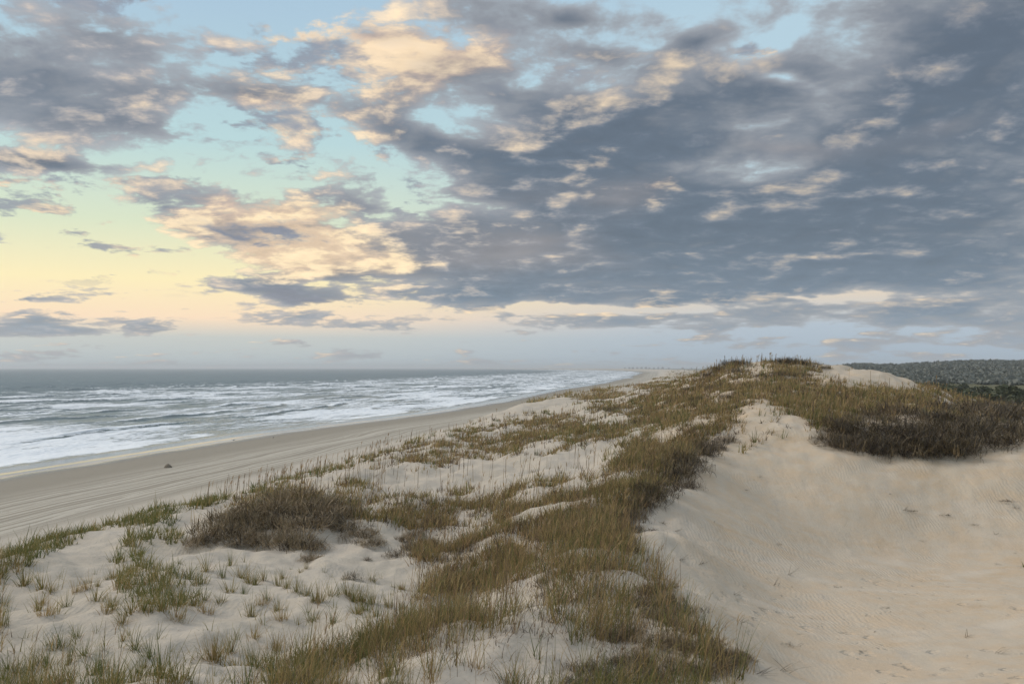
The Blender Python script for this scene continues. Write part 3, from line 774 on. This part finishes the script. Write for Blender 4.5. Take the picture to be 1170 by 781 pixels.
def put_tuft(kind, x, y, z, s=1.0, label=None):
    src = TUFT[kind][int(rng.integers(len(TUFT[kind])))]
    if src.name in _used: o = src.copy(); COL.objects.link(o)
    else: o = src; _used.add(src.name)
    for k in ('group', 'label'):
        if k in o: del o[k]
    o.location = (x, y, z - .01); o.rotation_euler = (rng.normal(0, .06), rng.normal(0, .06), rng.uniform(0, 6.28))
    o.scale = (s * rng.uniform(.9, 1.15), s * rng.uniform(.9, 1.15), s * rng.uniform(.85, 1.15))
    if label: tag(o, label, 'grass tuft')
    else: tag(o, TUFT_WORDS[kind][0], 'grass tuft', TUFT_WORDS[kind][1])
SPOTS = {
 'green': [(75,693),(63,741),(70,739),(87,728),(34,765),(10,765),(55,762),(106,770),(112,768),(96,748),(130,779),(161,772),(185,775),(154,741),(4,776),(20,770),(44,757),(171,751),(226,666),(253,659),(315,762),(335,758),(356,752),(376,745),(294,762),(393,748),(410,742),(430,735),(3,690),(5,655),(28,668)],
 'mixed': [(164,697),(140,712),(185,697),(205,692),(222,692),(150,700),(172,690),(196,686),(214,684),(160,680),(178,676),(45,697),(3,714),(27,669),(110,686),(127,693),(79,758),(205,779),(263,745),(263,676),(284,666),(301,663),(318,669),(339,676),(359,687),(236,652),(263,646),(275,660),(291,668),(327,672),(348,680),(366,688),(403,687),(414,687),(425,690),(380,680),(397,680),(287,704),(318,697),(444,693),(58,676),(48,673),(150,655),(130,660),(175,650),(195,655)],
 'straw': [(52,702),(48,690),(291,728),(315,741),(100,672),(88,676),(150,672),(166,668),(182,664),(190,672),(135,672),(321,707),(202,707),(479,710),(470,706),(236,700),(120,700),(300,690)],
 'thin': [(120,741),(137,740),(215,755),(87,735),(66,700),(110,655),(70,660),(340,712),(352,700),(420,705),(458,700),(380,715),(270,730),(240,720),(180,730),(195,745),(150,725),(30,730),(110,720),(350,735),(460,676),(520,690),(300,712),(250,690),(205,712),(20,745)]}
for kd, sp in SPOTS.items():
    for (x, y, z) in hit(sp):
        put_tuft(kd, x, y, z, rng.uniform(.8, 1.2))
for (u, v, s, lab) in [(245,752,1.15,'round bushy tuft standing alone on bare sand between two thin ones'), (439,729,1.05,'round straw coloured tuft at the left end of the long foreground grass band'),
                       (458,673,.5,'tiny round dry tuft alone in the middle of the bare hollow')]:
    x, y, z = hit([(u, v)])[0]; put_tuft('round', x, y, z, s, lab)
x, y, z = scatter(700, 13, 34, R(27)); z = ground(x, y); u, v = bearing(x, y, z)
sel = (u > 0) & (u < 470) & (v > 640) & (v < 781) & (fbm(x / 2.2, y / 2.2, 3) > .05)
for i in np.nonzero(sel)[0][:130]:
    put_tuft(['thin', 'green', 'mixed', 'thin'][int(rng.integers(4))], x[i], y[i], z[i], rng.uniform(.5, .95))

# ---- shrubs: tangles of dead vine and twig heaped on the sand
def shrub_proto(n, flat, tint, grassy):
    root = empty('shrub')
    B = Blades()
    k = 34                                       # woody stems
    a = rng.uniform(0, 2 * np.pi, k); rr = rng.uniform(0, .45, k)
    B.add(np.stack([rr * np.sin(a), rr * np.cos(a), np.full(k, -.08)], 1), a, rng.uniform(.1, .8, k), rng.uniform(.2, .9, k), rng.uniform(.5, .9, k), .03, rng.uniform(0, .3, k), seg=4)
    B.build('stem', TWIG, root)
    B = Blades()
    ph1, ph2, off_ = rng.uniform(0, 6.28, 3)
    a = rng.uniform(0, 2 * np.pi, n); q = np.sqrt(rng.random(n)); lump = 1 + .25 * np.sin(a * 3 + ph1) + .18 * np.sin(a * 5 + ph2)
    px_, py_ = q * np.sin(a) * lump * .9, q * np.cos(a) * lump * .9
    lumps = fbm(px_ * 2.4 + off_ * 9, py_ * 2.4, 3)
    hz = flat * np.sqrt(np.clip(1 - q ** 2.2, 0, 1)) * rng.uniform(.1, 1.0, n) * (.75 + .6 * lumps)
    base = np.stack([px_, py_, np.maximum(hz, 0) - .03], 1)
    nb = 46                                      # the strands hang together in locks
    bc = rng.normal(0, .5, (nb, 2)); near_ = np.argmin((px_[:, None] - bc[:, 0]) ** 2 + (py_[:, None] - bc[:, 1]) ** 2, 1)
    baz, ble, bti = rng.uniform(0, 6.28, nb), rng.uniform(.3, 1.7, nb), rng.normal(0, .2, nb)
    B.add(base, baz[near_] + rng.normal(0, .7, n), ble[near_] + rng.normal(0, .35, n), rng.normal(.7, .9, n), rng.uniform(.22, .62, n), rng.uniform(.012, .034, n), np.clip(tint + bti[near_] + rng.normal(0, .20, n), 0, 1), seg=4, tip=.4)
    g = int(n * grassy)                          # upright dead blades
    a = rng.uniform(0, 2 * np.pi, g); q = np.sqrt(rng.random(g)) * .8
    B.add(np.stack([q * np.sin(a), q * np.cos(a), flat * np.sqrt(1 - q ** 2) * .5], 1), a, np.abs(rng.normal(0, .45, g)), .6, rng.uniform(.2, .45, g), .016, np.clip(rng.normal(tint + .35, .18, g), 0, 1), seg=3)
    B.build('foliage', TWIG, root)
    return root
PROTO = {'dark': [shrub_proto(430, .50, .20, .08) for _ in range(5)], 'brown': [shrub_proto(480, .50, .56, .20) for _ in range(5)], 'small': [shrub_proto(300, .70, .32, .12) for _ in range(3)]}
_pu = set()
def copy_tree(o, parent=None):
    c = o.copy(); COL.objects.link(c); c.parent = parent
    for ch in [k for k in bpy.data.objects if k.parent == o]: copy_tree(ch, c)
    return c
def put_shrub(kind, x, y, z, rad, label, group=None, hs=1.0):
    src = PROTO[kind][int(rng.integers(len(PROTO[kind])))]
    if src.name in _pu: o = copy_tree(src)
    else: o = src; _pu.add(src.name)
    for k in ('group', 'label'):
        if k in o: del o[k]
    o.location = (x, y, z); o.rotation_euler = (0, 0, rng.uniform(0, 6.28)); o.scale = (rad * rng.uniform(.9, 1.15), rad * rng.uniform(.9, 1.15), rad * hs)
    tag(o, label, 'shrub', group)
def shrubs(kind, lst, label, group, hs=1.0, grow_by=1.3):
    for (u, v, rpx) in lst:
        x, y, z = hit([(u, v)])[0]
        put_shrub(kind, x, y, z, grow_by * rpx * math.hypot(x, y) / F, label, group, hs * rng.uniform(.85, 1.2))
shrubs('brown', [(250,612,24),(275,618,26),(305,622,26),(335,622,26),(230,622,18),(262,600,24),(290,600,28),(320,602,28),(350,604,26),(300,584,26),(330,586,28),(358,588,26),(285,590,22),(378,596,22),(396,604,20),(352,628,18),(376,580,20),(345,572,22),(400,588,18),(415,612,18),(425,622,14),(318,574,20)],
       'shaggy brown shrub in the big tangled mound left of the hollow', 'shrubs of the big brown mound', .85)
shrubs('brown', [(470,628,11),(480,634,11),(488,622,10),(462,618,10),(475,612,10)], 'low brown shrub trailing down the small ridge above the hollow', 'shrubs trailing above the hollow')
for (u, v, rp, kd, lab) in [(452,636,14,'small','round dark shrub alone on the sand beside the trailing brown ones'), (356,640,15,'brown','grey brown shrub spilling down the sand from the big mound'),
                            (402,662,14,'small','dark dome shaped shrub standing alone on the floor of the hollow'), (497,598,15,'small','dark shrub on the pale sand face above the hollow'),
                            (420,640,7,'small','small dead shrub lying between the brown mound and the hollow')]:
    x, y, z = hit([(u, v)])[0]; put_shrub(kd, x, y, z, rp * math.hypot(x, y) / F, lab)
def inside(p, u, v):
    ins = False; j = len(p) - 1
    for i in range(len(p)):
        (x0, y0), (x1, y1) = p[j], p[i]
        if (y1 > v) != (y0 > v) and u < (x0 - x1) * (v - y1) / (y0 - y1) + x1: ins = not ins
        j = i
    return ins
def fill(p, n, r0, r1, gap):
    us = [q[0] for q in p]; vs = [q[1] for q in p]; out = []
    for _ in range(4000):
        u = rng.uniform(min(us), max(us)); v = rng.uniform(min(vs), max(vs))
        if inside(p, u, v) and all(((u - a) / gap) ** 2 + ((v - b) / gap * 2.2) ** 2 > 1 for a, b, _ in out):
            out.append((u, v, rng.uniform(r0, r1)))
            if len(out) == n: break
    return out
shrubs('dark', fill([(935,500),(955,482),(1000,472),(1060,466),(1130,466),(1185,472),(1185,508),(1120,512),(1085,522),(1000,522),(950,512)], 56, 13, 24, 15),
       'dark brown twiggy shrub packed in the thicket along the rim of the sand bowl', 'shrubs of the dark thicket above the sand bowl', .85)
shrubs('dark', [(830,505,9),(818,514,9),(806,520,11),(793,530,11),(800,512,9),(782,540,13),(770,548,13),(780,525,10),(760,560,13),(748,570,13),(768,532,10),(736,580,12),(725,592,12),(752,552,12),(785,557,8),(738,562,11),(720,578,11),(724,608,9),(712,596,10)],
       'dark purplish shrub on the grassy edge just left of the sand slope', 'shrubs on the edge left of the sand slope', 1.0, 1.9)
shrubs('dark', [(700,470,9),(740,468,9),(770,460,9),(800,458,10),(830,455,9),(845,452,8),(790,446,9),(815,444,9),(850,442,8),(770,474,8),(730,484,8),(712,492,8),(870,446,8),(900,436,7),(925,440,7),(895,446,8),(905,415,11),(918,417,10),(893,414,10),(882,413,10),(832,417,11),(846,416,10),(870,430,9),(890,428,9),(915,430,9),(942,421,7),(820,424,10),(840,424,9),(812,430,10)],
       'small dark shrub among the grass on the high dune ridge', 'shrubs on the high dune ridge', .7)
shrubs('brown', [(700,730,16),(725,722,16),(752,735,17),(775,740,16),(800,745,17),(820,752,14),(838,756,12),(790,722,14),(812,738,13),(830,748,12),(846,752,10),(822,762,14),(800,770,15),(770,760,15),(730,752,14),(770,712,14),(745,705,13),(780,700,13),(735,690,13),(765,688,12),(760,672,11),(740,676,12)],
       'brown dead shrub on the slope dropping towards the sand bowl', 'shrubs on the slope above the bowl floor', .8, 1.7)
shrubs('dark', [(690,778,22),(720,776,22),(750,778,20),(670,766,18),(705,760,18),(735,762,18),(655,780,18)], 'dark shrub in the clump at the bottom edge of the photo', 'shrubs of the dark clump at the bottom', .8)
shrubs('small', [(640,655,9),(620,665,9),(660,640,9),(690,650,10),(705,640,9),(680,625,9),(650,625,8),(600,600,8),(560,612,8),(540,590,7),(590,580,7),(630,570,7)], 'small dark shrub half hidden in the tan grass of the middle dune', 'shrubs in the grass of the middle dune', .8)

B = Blades()
x, y, r = scatter(15000, 13, 70); z = ground(x, y); u, v = bearing(x, y, z)
d = np.clip(.12 + .9 * TAN(u, v) + .5 * STK(u, v), 0, 1) * sstep(fbm(x / 2.5, y / 2.5, 3), -.1, .5)
ok = (rng.random(len(x)) < d * .55) & (inland(x, y) > 52); n_ = ok.sum()
B.add(np.stack([x, y, z + .012], 1)[ok], rng.uniform(0, 6.28, n_), rng.uniform(1.35, 1.6, n_), .1, np.maximum(.05, 2.2 * r[ok] / F) * rng.uniform(.5, 2.2, n_), np.maximum(.012, .8 * r[ok] / F), rng.uniform(0, .35, n_), seg=1, tip=.5)
n_ = 2600
cy = np.exp(rng.uniform(np.log(40), np.log(420), n_)); cx = np.interp(cy, SHORE[:, 1], SHORE[:, 0]) * 1.0 + np.where(rng.random(n_) < .6, rng.normal(14, .8, n_) + 1.5 * perlin(cy / 9, cy * 0), rng.uniform(7, 40, n_))
rr_ = np.hypot(cx, cy)
B.add(np.stack([cx, cy, ground(cx, cy) + .012], 1), rng.uniform(0, 6.28, n_), rng.uniform(1.3, 1.6, n_), .1, np.maximum(.06, .8 * rr_ / F) * rng.uniform(.4, 2.4, n_), np.maximum(.03, .35 * rr_ / F) * rng.uniform(.5, 1.6, n_), rng.uniform(0, .5, n_), seg=1, tip=.5)
o = B.build('leaf_litter', TWIG)
tag(o, 'scraps of dead leaf and stem strewn over the sand', 'litter', kind='stuff')

# ---- sticks and dead clumps on the bowl's bare sand
def twig_mesh(n, L):
    B = Blades()
    a = rng.uniform(0, 2 * np.pi, n) if n > 6 else rng.normal(1.2, .5, n)
    for rot in (0, np.pi / 2):
        B.add(np.stack([rng.normal(0, .02 * n ** .5, n), rng.normal(0, .02 * n ** .5, n), np.full(n, .01)], 1), a, rng.uniform(.9, 1.5, n), .15, L * .6 * rng.uniform(.4, 1, n), .011, rng.uniform(0, .4, n), seg=3, tip=.4, twist=np.full(n, rot))
    o = B.build('twig' if n <= 6 else 'dead_plant', TWIG); return o
for i, (u, v, n, L, lab) in enumerate([
    (1040,584,34,.34,'dark dead plant clump lying at the foot of the bowl slope'), (1033,583,5,.5,'stick leaning against the dead clump at the foot of the slope'), (1080,589,26,.34,'flat dead plant lying right of the dark clump at the slope foot'),
    (1113,600,16,.3,'small dead plant lying on bare sand beyond the flat one'), (1150,573,46,.42,'large dark dead plant hanging on the slope by the right edge'), (1160,580,22,.3,'trailing dead plant just below the large dark one'),
    (1137,611,4,.4,'thin stick on smooth sand below the slope plants'), (902,657,4,.7,'long bent twig on the orange tinted bowl sand'), (885,669,4,.6,'pale twig lying left of the long bent twig'),
    (840,680,4,.5,'dark twig near the grass edge above the bowl floor'), (958,671,10,.2,'loose bit of leaf litter in the middle of the bowl'), (1103,728,4,.45,'curved twig on the trodden sand'), (1141,747,4,.45,'short dark twig low on the trodden sand'),
    (905,738,12,.22,'tuft of litter on the bowl floor beside the grass tip'), (845,712,4,.5,'twig on the sand just right of the dead shrubs'), (896,768,5,.8,'tall forked twig standing in the sand by the bottom edge'),
    (868,770,5,.6,'bare twig standing left of the tall forked one'), (745,606,26,.3,'dark leafy clump on the sand below the dark edge shrubs'), (758,598,18,.24,'small clump beside the dark leafy one on the sand slope'), (772,607,5,.5,'twig fallen right of the leafy clumps'),
    (778,640,5,.8,'long dry runner on the sand by the grass edge'), (858,513,12,.2,'dark speck of dead plant high on the sand slope'), (853,560,12,.18,'dead plant scrap halfway down the sand slope'), (868,545,12,.18,'dead plant scrap on the trodden streak of the slope'),
    (889,622,12,.18,'dead plant scrap low on the sand slope'), (1053,618,10,.16,'scrap of leaf on the smooth shaded sand'), (1141,645,10,.16,'scrap of leaf beside the wind ripples'), (1010,695,10,.16,'scrap of leaf above the footprints'), (800,645,5,.5,'dry runner reaching out from the shrubs over sand')]):
    x, y, z = hit([(u, v)])[0]
    o = twig_mesh(n, L); o.location = (x, y, z + .005); o.rotation_euler = (0, 0, rng.uniform(-.5, .5))
    tag(o, lab, 'twig' if n <= 6 else 'dead plant')

# ---- bushes and woods on the low land behind
def crown(n, sx, sy, sz, leaf, lumps):
    c = np.stack([rng.normal(0, .42, lumps) * sx, rng.normal(0, .42, lumps) * sy, rng.uniform(.35, .8, lumps) * sz], 1)
    rad = rng.uniform(.25, .45, lumps) * sz
    k = rng.integers(lumps, size=n); d = rng.normal(0, 1, (n, 3)); d /= np.linalg.norm(d, axis=1)[:, None]
    p = c[k] + d * (rad[k] * rng.uniform(.6, 1.05, n))[:, None]; p[:, 2] = np.maximum(p[:, 2], .03)
    return p, leaf * rng.uniform(.6, 1.4, n)
def leaf_quads(p, s, tint):
    n = len(p)
    a = rng.normal(0, 1, (n, 3)); a /= np.linalg.norm(a, axis=1)[:, None]
    b = np.cross(a, rng.normal(0, 1, (n, 3))); b /= np.linalg.norm(b, axis=1)[:, None]
    a = a * s[:, None]; b = b * s[:, None] * .7
    V = np.stack([p - a, p - b, p + a, p + b], 1).reshape(-1, 3)
    return V, np.arange(4 * n).reshape(n, 4), np.repeat(tint, 4)
BUSH = []
for i in range(4):
    root = empty('evergreen_bush')
    p, s = crown(900, 1.4, 1.0, 1.0, .11, 9)
    V, f, t = leaf_quads(p, s, np.clip(.25 + .5 * rng.random(len(p)), 0, 1))
    mesh_from('foliage', V, f, FOLI, {'tint': t}, root)
    B = Blades(); k = 12; a = rng.uniform(0, 6.28, k)
    B.add(np.stack([.2 * np.sin(a), .2 * np.cos(a), np.full(k, -.15)], 1), a, .3, .5, .9, .06, rng.uniform(0, .3, k)); B.build('stem', TWIG, root)
    BUSH.append(root)
_bu = set()
def put_bush(x, y, s, sx, label, group=None):
    src = BUSH[int(rng.integers(4))]
    if src.name in _bu: o = copy_tree(src)
    else: o = src; _bu.add(src.name)
    for k in ('group', 'label'):
        if k in o: del o[k]
    o.location = (x, y, float(ground(np.array([x]), np.array([y]))[0]) - .05 * s); o.scale = (s * sx, s, s); o.rotation_euler = (0, 0, rng.normal(0, .3))
    tag(o, label, 'bush', group)
for (u, Y, s, sx, lab) in [(1130,215,3.6,1.9,'large oval dark green bush beyond the dune at the right'), (1172,200,3.2,1.6,'dark green bush cut off by the right edge below the wooded hill')]:
    put_bush((u - 585) / F * Y, Y, s, sx, lab)
for (u, Y, s) in [(1010,330,3.2),(1033,345,3.0),(1052,320,2.8),(1066,350,3.0),(1096,360,2.6),(1118,330,2.4),(1146,370,2.6),(1050,300,3),(1078,290,2.6),(1100,270,2.4),(1150,270,2.6),(1092,245,2.2),(985,340,4)]:
    put_bush((u - 585) / F * Y, Y, s, 1.3, 'dark evergreen bush in the row between the dune and the wooded hill', 'bushes in the row below the hill')
# scrub on the flat, and the woods on the hill: too many to count
x = []; V = []; f = []; T = []; off = 0
def mass(n, r0, r1, a0, a1, size, leaf, per, tmu, keepf):
    global off
    a = np.radians(rng.uniform(a0, a1, n)); r = np.exp(rng.uniform(np.log(r0), np.log(r1), n))
    X = r * np.sin(a); Y = r * np.cos(a); Z = ground(X, Y); ok = keepf(X, Y, r)
    X, Y, Z, r = X[ok], Y[ok], Z[ok], r[ok]
    base = np.stack([X, Y, Z], 1)
    sz = size * rng.uniform(.6, 1.35, len(X)) * (.7 + .4 * (r / r1))
    k = np.repeat(np.arange(len(X)), per); d = rng.normal(0, 1, (len(k), 3)); d /= np.linalg.norm(d, axis=1)[:, None]
    d[:, 2] = np.abs(d[:, 2]) * .8
    p = base[k] + d * (sz[k] * rng.uniform(.5, 1.0, len(k)))[:, None]
    v_, f_, t_ = leaf_quads(p, leaf * sz[k] * rng.uniform(.7, 1.4, len(k)), np.clip(tmu + rng.normal(0, .18, len(X))[k] + rng.normal(0, .12, len(k)), 0, 1))
    return v_, f_, t_
v_, f_, t_ = mass(9000, 480, 2300, 14, 34, 2.7, .55, 20, .70, lambda X, Y, r: hills(X, Y) > .8)
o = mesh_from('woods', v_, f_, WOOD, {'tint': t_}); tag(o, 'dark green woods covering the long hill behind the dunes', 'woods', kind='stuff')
v_, f_, t_ = mass(2600, 95, 620, 12, 34, 0.9, .34, 26, .85, lambda X, Y, r: (hills(X, Y) < 1.2) & (inland(X, Y) > 118) & (fbm(X / 30, Y / 60, 3) > -.15))
o = mesh_from('scrub', v_, f_, FOLI, {'tint': t_}); tag(o, 'olive scrub on the flat land between dune and hill', 'scrub', kind='stuff')

# ---- the far town on the horizon
def plain(name, c, rough=.8):
    m, n, b, out = new_mat(name)
    pos = n.node('ShaderNodeTexCoord').outputs['Object']
    n.put(b.inputs['Base Color'], n.mix(n.noise(pos, .7, 4, .6), tuple(.85 * q for q in c), c)); b.inputs['Roughness'].default_value = rough
    return m
M_WALL = [plain('clapboard_grey', (.36, .37, .38)), plain('clapboard_tan', (.40, .35, .28)), plain('clapboard_blue', (.28, .33, .38))]
M_ROOF = plain('roof_shingle', (.16, .15, .15)); M_GLASS = plain('window_glass', (.06, .07, .09), .2); M_TANK = plain('tank_paint', (.55, .58, .60))
def boxes(name, bs, mat, parent):
    co = []; fa = []
    for (x0, x1, y0, y1, z0, z1) in bs:
        b = len(co); co += [(x0,y0,z0),(x1,y0,z0),(x1,y1,z0),(x0,y1,z0),(x0,y0,z1),(x1,y0,z1),(x1,y1,z1),(x0,y1,z1)]
        fa += [(b,b+3,b+2,b+1),(b+4,b+5,b+6,b+7),(b,b+1,b+5,b+4),(b+1,b+2,b+6,b+5),(b+2,b+3,b+7,b+6),(b+3,b,b+4,b+7)]
    return mesh_from(name, co, fa, mat, None, parent, smooth=False)
def house_proto(i):
    w_, d_, h_ = [(15, 12, 8.5), (20, 12, 7), (13, 13, 11)][i]
    root = empty('beach_house')
    boxes('wall', [(-w_/2, w_/2, -d_/2, d_/2, 2.6, 2.6 + h_)], M_WALL[i], root)
    boxes('piling', [(sx * (w_/2 - .6) - .2, sx * (w_/2 - .6) + .2, sy * (d_/2 - .6) - .2, sy * (d_/2 - .6) + .2, -1, 2.6) for sx in (-1, 1) for sy in (-1, 1)], M_WALL[1], root)
    e = .6; zt = 2.6 + h_ + .01
    co = [(-w_/2-e,-d_/2-e,zt),(w_/2+e,-d_/2-e,zt),(w_/2+e,d_/2+e,zt),(-w_/2-e,d_/2+e,zt),(-w_/4,0,zt+4),(w_/4,0,zt+4)]
    bm = bpy.data.meshes.new('roof'); bm.from_pydata(co, [], [(0,3,2,1),(0,1,5,4),(1,2,5),(2,3,4,5),(3,0,4)]); bm.materials.append(M_ROOF)
    r_ = bpy.data.objects.new('roof', bm); COL.objects.link(r_); r_.parent = root
    for k in range(3):
        x_ = (k - 1) * w_ * .3
        boxes('window', [(x_ - .9, x_ + .9, -d_/2 - .05, -d_/2 + .02, 5, 7)], M_GLASS, root)
    return root
HOUSE = [house_proto(i) for i in range(3)]
_hu = set()
def put_house(u, Y, s, label, group):
    i = int(rng.integers(3)); src = HOUSE[i]
    if src.name in _hu: o = copy_tree(src)
    else: o = src; _hu.add(src.name)
    for k in ('group', 'label'):
        if k in o: del o[k]
    x = (u - 585) / F * Y
    o.location = (x, Y, float(ground(np.array([x]), np.array([float(Y)]))[0])); o.rotation_euler = (0, 0, rng.normal(0, .4)); o.scale = (s, s, s)
    tag(o, label, 'house', group)
for u in (714, 719, 723, 728, 733, 738, 742, 747, 752, 757, 764, 780, 790):
    put_house(u, 5600 + rng.uniform(0, 900), rng.uniform(.7, 1.0), 'hazy beach house in the row at the far end of the dunes', 'beach houses at the far end of the dunes')

for pool, used in ((sum(TUFT.values(), []), _used), (sum(PROTO.values(), []), _pu), (BUSH, _bu), (HOUSE, _hu)):
    for o in pool:
        if o.name not in used:
            for ch in [k for k in bpy.data.objects if k.parent == o]: bpy.data.objects.remove(ch)
            bpy.data.objects.remove(o)

# ---- on the beach: a dug heap of sand and two shore birds
def sand_heap():
    bm = bmesh.new()
    bmesh.ops.create_icosphere(bm, subdivisions=5, radius=1.0)
    for q in bm.verts:
        p = q.co.copy(); r2 = math.hypot(p.x, p.y)
        q.co = Vector((p.x * .62 + .05 * math.sin(5 * p.y), p.y * .5, max(p.z, -.1) * .52 * (1 - .35 * r2)))
    me = bpy.data.meshes.new('sand_heap'); bm.to_mesh(me); bm.free()
    co = np.zeros(len(me.vertices) * 3); me.vertices.foreach_get('co', co); co = co.reshape(-1, 3)
    co += (.06 * fbm(co[:, 0] * 4, co[:, 1] * 4 + co[:, 2] * 3, 4))[:, None] * np.array([1, .6, 1.2])
    me.vertices.foreach_set('co', co.astype(np.float32).ravel())
    me.polygons.foreach_set('use_smooth', np.ones(len(me.polygons), bool))
    m, n, bs, out = new_mat('damp_sand'); pos = n.node('ShaderNodeTexCoord').outputs['Object']
    n.put(bs.inputs['Base Color'], n.mix(n.noise(pos, 6, 5, .7), (.13, .105, .075), (.24, .20, .15))); bs.inputs['Roughness'].default_value = .95
    me.materials.append(m)
    o = bpy.data.objects.new('sand_heap', me); COL.objects.link(o); return o
x, y, z = hit([(192, 534)])[0]
o = sand_heap(); o.scale = (.62, .62, .85); o.location = (x, y, z + .02); tag(o, 'small dark heap of dug sand standing alone on the beach', 'sand heap')
def shore_bird():
    root = empty('shore_bird')
    ring = [(-.30, .17, .004, .010), (-.20, .19, .022, .018), (-.10, .20, .060, .055), (0, .205, .080, .080), (.08, .22, .072, .078), (.13, .26, .042, .046), (.155, .31, .034, .036), (.175, .345, .036, .036), (.205, .35, .026, .026), (.225, .345, .010, .010), (.27, .335, .003, .004)]
    k = 12; co = []; fa = []
    for (px_, pz, ry, rz) in ring:
        for i in range(k):
            a = 2 * math.pi * i / k; co.append((px_, ry * math.cos(a), pz + rz * math.sin(a)))
    for s in range(len(ring) - 1):
        for i in range(k): fa.append((s * k + i, s * k + (i + 1) % k, (s + 1) * k + (i + 1) % k, (s + 1) * k + i))
    m, n, bs, out = new_mat('bird_feather'); pos = n.node('ShaderNodeTexCoord').outputs['Object']
    n.put(bs.inputs['Base Color'], n.mix(n.smooth(n.sep(pos)[2], .17, .23), (.55, .54, .52), (.10, .09, .085)))
    mesh_from('body', co, fa, m, None, root)
    B = Blades()
    for sy in (-1, 1):
        B.add(np.array([[.02, .03 * sy, .15]] * 2), np.array([0.0, 0.0]), math.pi, 0.0, .152, .012, .2, seg=1, tip=1, twist=np.array([0, math.pi / 2]))
    B.build('leg', TWIG, root)
    return root
for i, ((u, v), rz, lab) in enumerate([((267, 504), .6, 'small dark shore bird standing at the edge of the wet sand near the heap'), ((312, 501), -.4, 'small dark shore bird standing further along the wet sand')]):
    x, y, z = hit([(u, v)])[0]; o = shore_bird(); o.location = (x, y, z); o.rotation_euler = (0, 0, rz); tag(o, lab, 'bird')


# ------------------------------------------------------------------ haze
def build_haze():
    m = bpy.data.materials.new('haze'); m.use_nodes = True
    t = m.node_tree; t.nodes.clear()
    out = t.nodes.new('ShaderNodeOutputMaterial'); v = t.nodes.new('ShaderNodeVolumePrincipled')
    v.inputs['Color'].default_value = (0.90, 0.93, 0.96, 1)
    v.inputs['Density'].default_value = 0.00015
    v.inputs['Anisotropy'].default_value = 0.2
    t.links.new(v.outputs[0], out.inputs['Volume'])
    s = 16500.0; z0, z1 = -8.5, 48.0
    co = [(-s, -s, z0), (s, -s, z0), (s, s, z0), (-s, s, z0), (-s, -s, z1), (s, -s, z1), (s, s, z1), (-s, s, z1)]
    fa = [(0, 3, 2, 1), (4, 5, 6, 7), (0, 1, 5, 4), (1, 2, 6, 5), (2, 3, 7, 6), (3, 0, 4, 7)]
    o = mesh_from('haze', co, fa, m, smooth=False)
    tag(o, 'pale sea haze lying over the shore', 'haze', kind='stuff')
build_haze()
